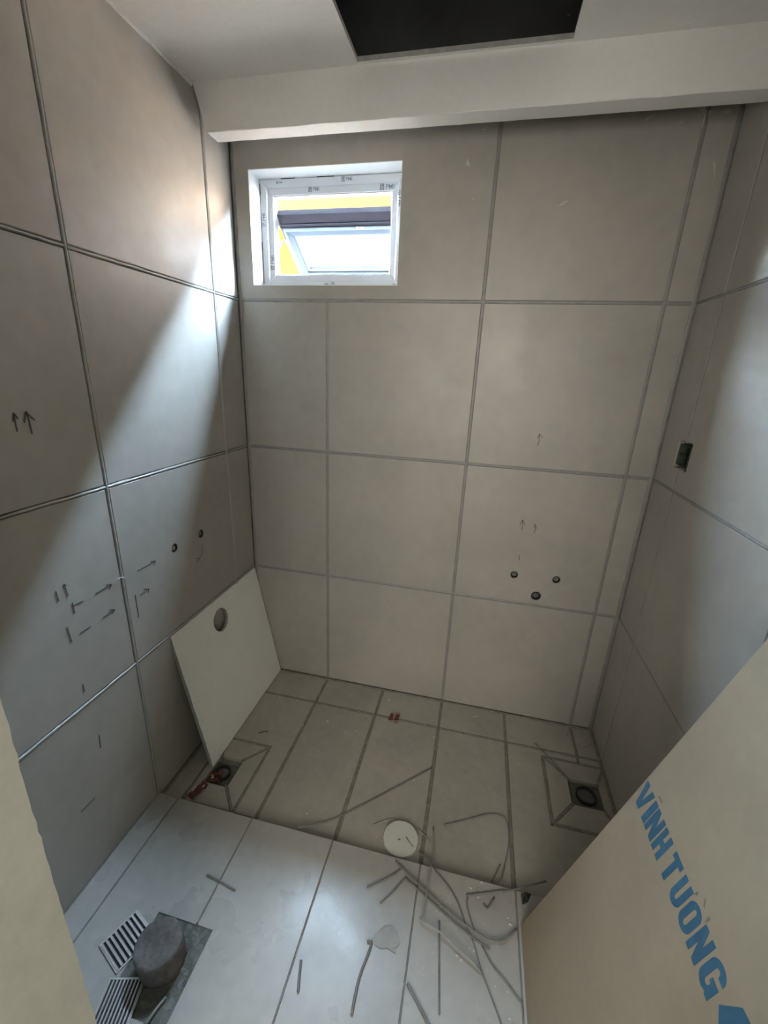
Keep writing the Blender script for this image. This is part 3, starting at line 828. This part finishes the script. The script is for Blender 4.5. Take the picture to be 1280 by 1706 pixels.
def grate(label, p0, p1, p3, nbar, z):
    """p0 corner, p1 end of the edge across the bars, p3 end of the edge along the bars"""
    p0, p1, p3 = Vector((*p0, 0)), Vector((*p1, 0)), Vector((*p3, 0))
    u = (p1-p0); w = u.length; u.normalize(); v = (p3-p0); l = v.length; v.normalize()
    ang = math.atan2(u.y, u.x)
    t = thing('drain_grate', label, 'drain grate', (p0.x, p0.y, z), (0, 0, ang), 'loose drain grates by the core')
    sgn = 1 if (u.x*v.y-u.y*v.x) > 0 else -1
    th = .005
    pitch = w/nbar
    for k in range(nbar):
        bm = bmesh.new(); a0, a1 = sorted((pitch*k+pitch*.22, pitch*(k+1)-pitch*.22))
        b0, b1 = sorted((sgn*.004, sgn*(l-.004)))
        box(bm, a0, a1, b0, b1, 0, th)
        bmesh.ops.bevel(bm, geom=bm.edges[:], offset=.0008, segments=1, affect='EDGES')
        obj_bm('bar', bm, 'grate', t)
    for b in (0, l*.5, l-.004):
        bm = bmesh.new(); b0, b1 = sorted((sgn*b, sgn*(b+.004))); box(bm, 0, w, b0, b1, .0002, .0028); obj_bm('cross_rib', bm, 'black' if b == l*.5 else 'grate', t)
    for a in (0, w-.0025):
        bm = bmesh.new(); b0, b1 = sorted((0, sgn*l)); box(bm, a, a+.0025, b0, b1, 0, th*.8); obj_bm('side_rail', bm, 'grate', t)
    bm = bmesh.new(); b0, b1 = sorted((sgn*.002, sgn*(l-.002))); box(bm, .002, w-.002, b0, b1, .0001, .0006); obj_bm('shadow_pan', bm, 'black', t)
    return t
grate('slotted steel drain grate lying flat left of the concrete core', (.158, -1.195), (.196, -1.100), (.246, -1.236), 9, ZS)
grate('slotted steel drain grate lying nearest the door jamb', (.238, -1.241), (.328, -1.218), (.266, -1.352), 10, ZS)
stick = tag(obj('paint_streaked_stick', tube_mesh('paint_streaked_stick', [(.402, -1.238, ZS+.004), (.394, -1.262, ZS+.004), (.388, -1.290, ZS+.004)], .0035, 8), 'wire_light'),
            'short white-streaked stick lying on the edge of the wet mortar pit', 'stick')

# ------------------------------------------------------------------ white cap, litter
cap = thing('white_disc_cap', 'round white disc with a centre hole lying at the step edge', 'disc', (.905, -.705, .0))
obj('disc', plate_mesh('disc', circle(0, 0, .060, 40, .0008), [circle(-.004, -.004, .0042, 14)], ((0, 0, .014), (1, 0, 0), (0, 1, 0), (0, 0, 1)), .014, 0), 'foam', cap)
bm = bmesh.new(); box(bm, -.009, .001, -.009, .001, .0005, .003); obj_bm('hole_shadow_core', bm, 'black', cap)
obj('pencil_line', tube_mesh('pencil_line', [(.018, .008, .0143), (.030, -.004, .0143), (.047, -.018, .0143)], .0016, 6, flat=.3), 'wire', cap)

def crumple(name, label, loc, size, material, rz=0, strips=2, cat='litter', group=None, tall=.010):
    t = thing(name, label, cat, loc, (0, 0, rz), group)
    for s in range(strips):
        bm = bmesh.new(); n = 7; rowa, rowb = [], []
        oy = (s-(strips-1)/2)*size*.55
        for i in range(n):
            x = -size/2+size*i/(n-1); h = .001+abs(math.sin(i*1.9+s))*tall
            rowa.append(bm.verts.new((x, oy-size*.2+random.uniform(-.15, .15)*size*.3, h))); rowb.append(bm.verts.new((x+random.uniform(-.1, .1)*size*.3, oy+size*.24, h*random.uniform(.3, 1.0)+.0005)))
        for i in range(n-1): bm.faces.new((rowa[i], rowa[i+1], rowb[i+1], rowb[i]))
        r = bmesh.ops.extrude_face_region(bm, geom=bm.faces[:])
        bmesh.ops.translate(bm, verts=[v for v in r['geom'] if isinstance(v, bmesh.types.BMVert)], vec=(0, 0, .0008))
        obj_bm('foil_strip', bm, material, t)
    for s in range(3):
        bm = bmesh.new(); x = random.uniform(-.35, .35)*size; y = random.uniform(-.3, .3)*size
        box(bm, x, x+size*.16, y, y+size*.045, tall*.95, tall*1.25); obj_bm('white_streak', bm, 'chip', t)
    return t
crumple('candy_wrapper', 'crumpled red and white foil wrapper near the far wall', (.776, -.176, .001), .046, 'red', 1.45, 2)
crumple('red_wrapper_strip', 'red-brown wrapper strip on the floor at the step corner', (.126, -.722, .001), .066, 'redplastic', 1.25, 1, tall=.012)
crumple('red_plastic_scrap', 'red plastic scrap tucked under the lower corner of the white panel', (.150, -.650, -.006), .046, 'redplastic', .4, 2, tall=.012)
sl = tag(obj('red_sliver', tube_mesh('red_sliver', [(.207, -.416, .0015), (.226, -.404, .003), (.246, -.395, .0015)], .0022, 6, flat=.5), 'redplastic'), 'thin red sliver on the floor beside the white panel', 'litter')

WIRES = [
('cord_offcut', .003, 'wire', 'long straight dark rod lying across the wet-zone tiles to the step', [(0.978, -0.393, 0.003), (0.831, -0.534, 0.003), (0.685, -0.669, 0.003), (0.627, -0.713, 0.003), (0.551, -0.768, 0.0275)]),
('cord_offcut', .0025, 'wire_light', 'thin cord curving just behind the white disc', [(0.8, -0.679, 0.003), (0.86, -0.642, 0.003), (0.926, -0.642, 0.003), (0.985, -0.668, 0.003), (1.004, -0.688, 0.003)]),
('cord_offcut', .0025, 'wire', 'long cord snaking from the white disc toward the bottom of the brown board', [(0.972, -0.726, 0.003), (1.012, -0.752, 0.015), (1.032, -0.785, 0.028), (1.067, -0.811, 0.028), (1.103, -0.848, 0.028), (1.139, -0.912, 0.028), (1.159, -0.946, 0.028), (1.177, -0.99, 0.028), (1.207, -1.045, 0.028), (1.228, -1.085, 0.028), (1.245, -1.13, .028)]),
('cord_offcut', .003, 'wire_light', 'pale cord with a sharp V bend, right of the white disc', [(1.011, -0.636, 0.003), (1.022, -0.734, 0.003), (1.017, -0.789, 0.028), (1.014, -0.847, 0.028), (1.011, -0.915, 0.028), (1.005, -0.929, 0.028), (1.057, -0.943, 0.028), (1.11, -0.967, 0.028), (1.147, -0.984, 0.028), (1.177, -1.0, 0.028)]),
('cord_offcut', .003, 'wire', 'short curved dark cord end just below the white disc', [(0.832, -0.883, 0.028), (0.873, -0.854, 0.028), (0.905, -0.829, 0.028), (0.927, -0.806, 0.028)]),
('cord_offcut', .003, 'wire', 'dark cord running from below the disc into a wide loop by the board', [(0.903, -0.79, 0.028), (0.939, -0.815, 0.028), (1.011, -0.851, 0.028), (1.063, -0.877, 0.028), (1.139, -0.91, 0.028), (1.173, -0.92, 0.028), (1.199, -0.926, 0.028), (1.24, -0.916, 0.028), (1.279, -0.879, 0.028)]),
('cord_offcut', .003, 'wire', 'bent cord parallel to the looped one, its short leg pointing down', [(0.881, -0.914, 0.028), (0.912, -0.875, 0.028), (0.94, -0.834, 0.028), (0.952, -0.835, 0.028), (1.013, -0.864, 0.028), (1.083, -0.899, 0.028), (1.155, -0.93, 0.028), (1.202, -0.944, 0.028)]),
('cord_offcut', .003, 'wire', 'straight upright-looking rod between the V-bent cord and the bottom edge', [(1.058, -0.914, 0.028), (1.068, -1.014, 0.028), (1.077, -1.104, 0.028)]),
('cord_offcut', .004, 'wire', 'thick dark rod cut off by the bottom edge of the picture', [(0.99, -1.069, 0.029), (1.023, -1.099, 0.029), (1.06, -1.135, 0.029)]),
('cord_offcut', .004, 'wire', 'grey stick with a small hooked top on the lit floor', [(0.866, -1.011, 0.029), (0.879, -1.015, 0.029), (0.865, -1.088, 0.029), (0.865, -1.156, 0.029)]),
('cord_offcut', .004, 'wire', 'shortest grey stick, leftmost on the lit floor', [(0.703, -1.092, 0.029), (0.711, -1.121, 0.029), (0.72, -1.15, 0.029)]),
('cord_offcut', .0025, 'wire', 'thin dark cord arching like a hoop over the wet-zone tiles', [(1.048, -0.615, 0.003), (1.146, -0.563, 0.003), (1.207, -0.532, 0.003), (1.255, -0.528, 0.003), (1.273, -0.555, 0.003), (1.274, -0.615, 0.003), (1.258, -0.693, 0.003), (1.237, -0.770, 0.020)]),
('cord_offcut', .0025, 'wire', 'tiny dark twig leaning on the hoop cord near the step', [(1.242, -0.699, 0.003), (1.226, -0.732, 0.003), (1.212, -0.762, 0.010)]),
('cord_offcut', .003, 'wire', 'dark rod lying along the step edge toward the board', [(1.134, -0.83, 0.028), (1.223, -0.797, 0.028), (1.277, -0.778, 0.028), (1.382, -0.721, 0.016)]),
('cord_offcut', .0025, 'wire', 'cord hanging from the step rod down to the loop', [(1.137, -0.836, 0.0285), (1.137, -0.861, 0.028), (1.153, -0.899, 0.028), (1.162, -0.915, 0.028)]),
('cord_offcut', .003, 'wire', 'small V-shaped dark scrap inside the loop by the board', [(1.185, -0.84, 0.028), (1.196, -0.848, 0.028), (1.217, -0.816, 0.028)]),
('cord_offcut', .0025, 'wire', 'thin cord running to the lower edge of the brown board', [(1.18, -0.941, 0.028), (1.208, -0.976, 0.028), (1.247, -1.005, 0.028), (1.283, -1.037, 0.028)]),
('cord_offcut', .0030, 'wire', 'dark rod with a bright tip lying into the right drain pit', [(1.411, -0.154, 0.004), (1.471, -0.23, 0.004), (1.529, -0.309, 0.002)]),
('cord_offcut', .003, 'wire', 'short dark strip crossing the joint above the concrete core', [(0.337, -0.973, 0.028), (0.389, -0.98, 0.028), (0.445, -0.99, 0.028)]),
]
LIFT = {3: .0095, 5: .0048}      # cords that lie across others
for k_, (nm, r, m_, lab, pts) in enumerate(WIRES):
    pts = [(x, y, z + LIFT.get(k_, 0)*(.25 if i in (0, len(pts)-1) else 1)) for i, (x, y, z) in enumerate(pts)]
    me = tube_mesh(nm, smooth_path(pts), r*.86, 8, wob=.10)
    tag(obj(nm, me, m_), lab, 'cord', 'cord and rod offcuts on the floor')

# black clip by the board's foot
bm = bmesh.new()
vv = [bm.verts.new(v) for v in ((1.300, -.812, ZS+.001), (1.318, -.800, ZS+.001), (1.330, -.776, ZS+.001), (1.308, -.786, ZS+.020), (1.296, -.790, ZS+.012))]
for f in ((0, 1, 4), (1, 2, 3), (1, 3, 4), (0, 4, 3), (0, 3, 2), (0, 2, 1)): bm.faces.new([vv[i] for i in f])
tag(obj_bm('dark_scrap', bm, 'black'), 'small black torn scrap beside the foot of the brown board', 'litter')

# clear film scrap by the hooked stick
bm = bmesh.new()
poly = [(.874, -1.008), (.888, -.985), (.905, -.962), (.928, -.957), (.944, -.968), (.957, -.990), (.946, -1.004), (.950, -1.016), (.922, -1.010), (.905, -1.016)]
vv = [bm.verts.new((x, y, ZS+.0012+random.uniform(0, .002))) for x, y in poly]; bm.faces.new(vv)
r = bmesh.ops.extrude_face_region(bm, geom=bm.faces[:]); bmesh.ops.translate(bm, verts=[v for v in r['geom'] if isinstance(v, bmesh.types.BMVert)], vec=(0, 0, .0006))
M['greyfilm'] = mat('dusty_grey_film', (.315, .305, .285), .45, var=.12, scale=30)
tag(obj_bm('film_scrap', bm, 'greyfilm'), 'flat grey film scrap by the hooked stick on the lit floor', 'litter')

# faint dried ring in the far right corner of the floor
tag(obj('dried_ring', tube_mesh('dried_ring', [(1.612+.050*math.cos(a*math.pi/16), -.066+.048*math.sin(a*math.pi/16), .0006) for a in range(32)], .0022, 6, True, flat=.25), 'wire_light'),
    'faint dried ring mark on the floor in the far right corner', 'ring mark')

# plaster chips: uncountable specks
CHIPS = [(0.246, -0.018), (0.288, -0.076), (0.437, -0.017), (0.53, -0.020), (0.203, -0.195), (0.291, -0.188), (0.395, -0.235), (0.48, -0.272), (0.382, -0.321), (0.859, -0.129), (0.725, -0.065), (0.971, -0.232), (1.088, -0.187), (1.142, -0.064), (1.153, -0.061), (0.919, -0.165), (0.577, -0.31), (0.624, -0.291), (0.415, -0.609), (0.556, -0.697), (0.339, -0.626), (1.663, -0.192), (0.674, -0.536), (0.915, -0.465), (0.854, -0.74), (0.822, -0.714), (1.147, -0.806), (1.169, -0.825), (1.178, -0.781), (1.125, -0.986), (1.114, -0.98), (1.261, -0.871), (1.255, -0.857), (1.159, -0.958)]
rnd = random.Random(3)
allc = [(x, y, rnd.uniform(.0025, .0048)) for x, y in CHIPS] + [(rnd.uniform(.25, 1.5), rnd.uniform(-.72, -.02), rnd.uniform(.0008, .0022)) for _ in range(110)] + \
       [(rnd.uniform(.95, 1.28), rnd.uniform(-1.1, -.79), rnd.uniform(.001, .003)) for _ in range(40)]
bm = bmesh.new()
for x, y, s in allc:
    if YS-.006 < y < YS+.006 or math.hypot(x-.905, y+.705) < .066: continue
    z = .0008 if y > YS else ZS+.0008
    a = rnd.uniform(0, 6.28); ln = rnd.uniform(1, 2.2)
    pts = []
    for k in range(5):
        th = a+k*1.2566; rr = s*rnd.uniform(.6, 1.1)
        pts.append((x+rr*math.cos(th)*(ln if k in (0, 3) else 1), y+rr*math.sin(th)))
    lo = [bm.verts.new((px, py, z-.0006)) for px, py in pts]; hi = [bm.verts.new((x+(px-x)*.7, y+(py-y)*.7, z+s*.5)) for px, py in pts]
    bm.faces.new(hi)
    for k in range(5): bm.faces.new((lo[k], lo[(k+1) % 5], hi[(k+1) % 5], hi[k]))
ch = obj_bm('plaster_chips', bm, 'chip'); ch['kind'] = 'stuff'
tag(ch, 'tiny white plaster chips scattered over the floor tiles', 'debris')

# ------------------------------------------------------------------ pencil marks and plaster smears on the walls
def marks(parent, wall, polys, r=.0011, material='pencil', name='pencil_arrow'):
    bm = bmesh.new()
    for P in polys:
        for (a0, b0), (a1, b1) in zip(P, P[1:]):
            d = Vector((a1-a0, b1-b0)); 
            if d.length < 1e-5: continue
            n_ = Vector((-d.y, d.x)).normalized()*r; d = d.normalized()*r*.4
            q = [(a0+n_.x-d.x, b0+n_.y-d.y), (a0-n_.x-d.x, b0-n_.y-d.y), (a1-n_.x+d.x, b1-n_.y+d.y), (a1+n_.x+d.x, b1+n_.y+d.y)]
            to3 = (lambda a, b, e: (.0008+e, a, b)) if wall == 'L' else (lambda a, b, e: (a, -.0008-e, b))
            v1 = [bm.verts.new(to3(a, b, .0004)) for a, b in q]; v0 = [bm.verts.new(to3(a, b, -.0006)) for a, b in q]
            bm.faces.new(v1)
            for k in range(4): bm.faces.new((v0[k], v0[(k+1) % 4], v1[(k+1) % 4], v1[k]))
    return obj_bm(name, bm, material, parent)
LM = [
 [[(-0.981, 1.422), (-0.981, 1.412), (-0.982, 1.382)], [(-0.986, 1.405), (-0.981, 1.422), (-0.974, 1.41)]],
 [[(-0.952, 1.423), (-0.951, 1.404), (-0.95, 1.373)], [(-0.962, 1.4), (-0.954, 1.423), (-0.938, 1.403)]],
 [[(-0.715, 0.907), (-0.637, 0.906)], [(-0.655, 0.914), (-0.634, 0.906), (-0.644, 0.895)]],
 [[(-0.871, 0.909), (-0.816, 0.91)], [(-0.832, 0.918), (-0.815, 0.911), (-0.825, 0.898)]],
 [[(-0.863, 0.825), (-0.822, 0.827)], [(-0.836, 0.836), (-0.819, 0.827), (-0.829, 0.82)]],
 [[(-0.72, 0.821), (-0.681, 0.825)], [(-0.701, 0.834), (-0.68, 0.825), (-0.686, 0.813)]],
 [[(-0.949, 0.944), (-0.953, 0.978)], [(-0.958, 0.975), (-0.953, 0.981), (-0.947, 0.973)]],
 [[(-0.978, 0.973), (-0.976, 0.943)]], [[(-0.942, 0.92), (-0.941, 0.888)], [(-0.945, 0.911), (-0.911, 0.908)]], [[(-0.97, 0.861), (-0.966, 0.812)]],
 [[(-0.937, 0.822), (-0.906, 0.822)]], [[(-0.738, 0.833), (-0.738, 0.752)]], [[(-0.962, 0.668), (-0.962, 0.643)]], [[(-0.948, 0.47), (-0.951, 0.425)]], [[(-1.048, 0.285), (-1.001, 0.281)]],
 [[(-0.404, 0.821), (-0.429, 0.808)], [(-0.433, 0.826), (-0.412, 0.819)]],
]
for k, P in enumerate(LM): marks(wl, 'L', P, .0013 if k < 2 else .0010)
marks(wl, 'L', [[(-0.39, 0.866), (-0.387, 0.834), (-0.404, 0.821)]], .001, 'redpencil', 'red_chalk_mark')
BM_ = [
 [[(1.248, 1.337), (1.251, 1.319), (1.248, 1.293)], [(1.244, 1.321), (1.248, 1.34), (1.261, 1.327)]],
 [[(1.235, 0.985), (1.237, 0.959), (1.236, 0.942)], [(1.226, 0.963), (1.234, 0.986), (1.248, 0.964)]],
 [[(1.286, 0.973), (1.29, 0.962), (1.288, 0.935)], [(1.282, 0.956), (1.286, 0.973), (1.293, 0.954)]],
 [[(1.242, 0.827), (1.245, 0.803)]]]
for P in BM_: marks(wb, 'B', P, .0011)
SM = [[(0.879, 2.219), (0.885, 2.237), (0.895, 2.214)], [(1.192, 2.088), (1.213, 2.103), (1.229, 2.105), (1.211, 2.094)], [(1.627, 2.194), (1.637, 2.187), (1.644, 2.141)], [(0.909, 2.121), (0.918, 2.12), (0.915, 2.116)], [(0.921, 2.315), (0.936, 2.314), (0.931, 2.31)],
 [(1.533, 2.335), (1.578, 2.338), (1.574, 2.324), (1.593, 2.319), (1.589, 2.31), (1.58, 2.298), (1.577, 2.277), (1.574, 2.298), (1.576, 2.309), (1.560, 2.326)], [(1.616, 2.314), (1.637, 2.323), (1.647, 2.315), (1.637, 2.309)], [(1.504, 2.294), (1.523, 2.3), (1.519, 2.295)], [(1.406, 2.305), (1.44, 2.322), (1.422, 2.309)]]
for P in SM:
    obj('plaster_smear', plate_mesh('plaster_smear', P, [], ((0, -.0014, 0), (1, 0, 0), (0, 0, 1), (0, -1, 0)), .0010), 'smear', wb)
tag(obj('thread_curl', tube_mesh('thread_curl', [(.003, -.803, .917), (.008, -.797, .921), (.010, -.785, .921), (.008, -.775, .915), (.003, -.770, .908)], .0012, 6), 'thread'),
    'small white thread curl caught in a joint of the left wall', 'thread')
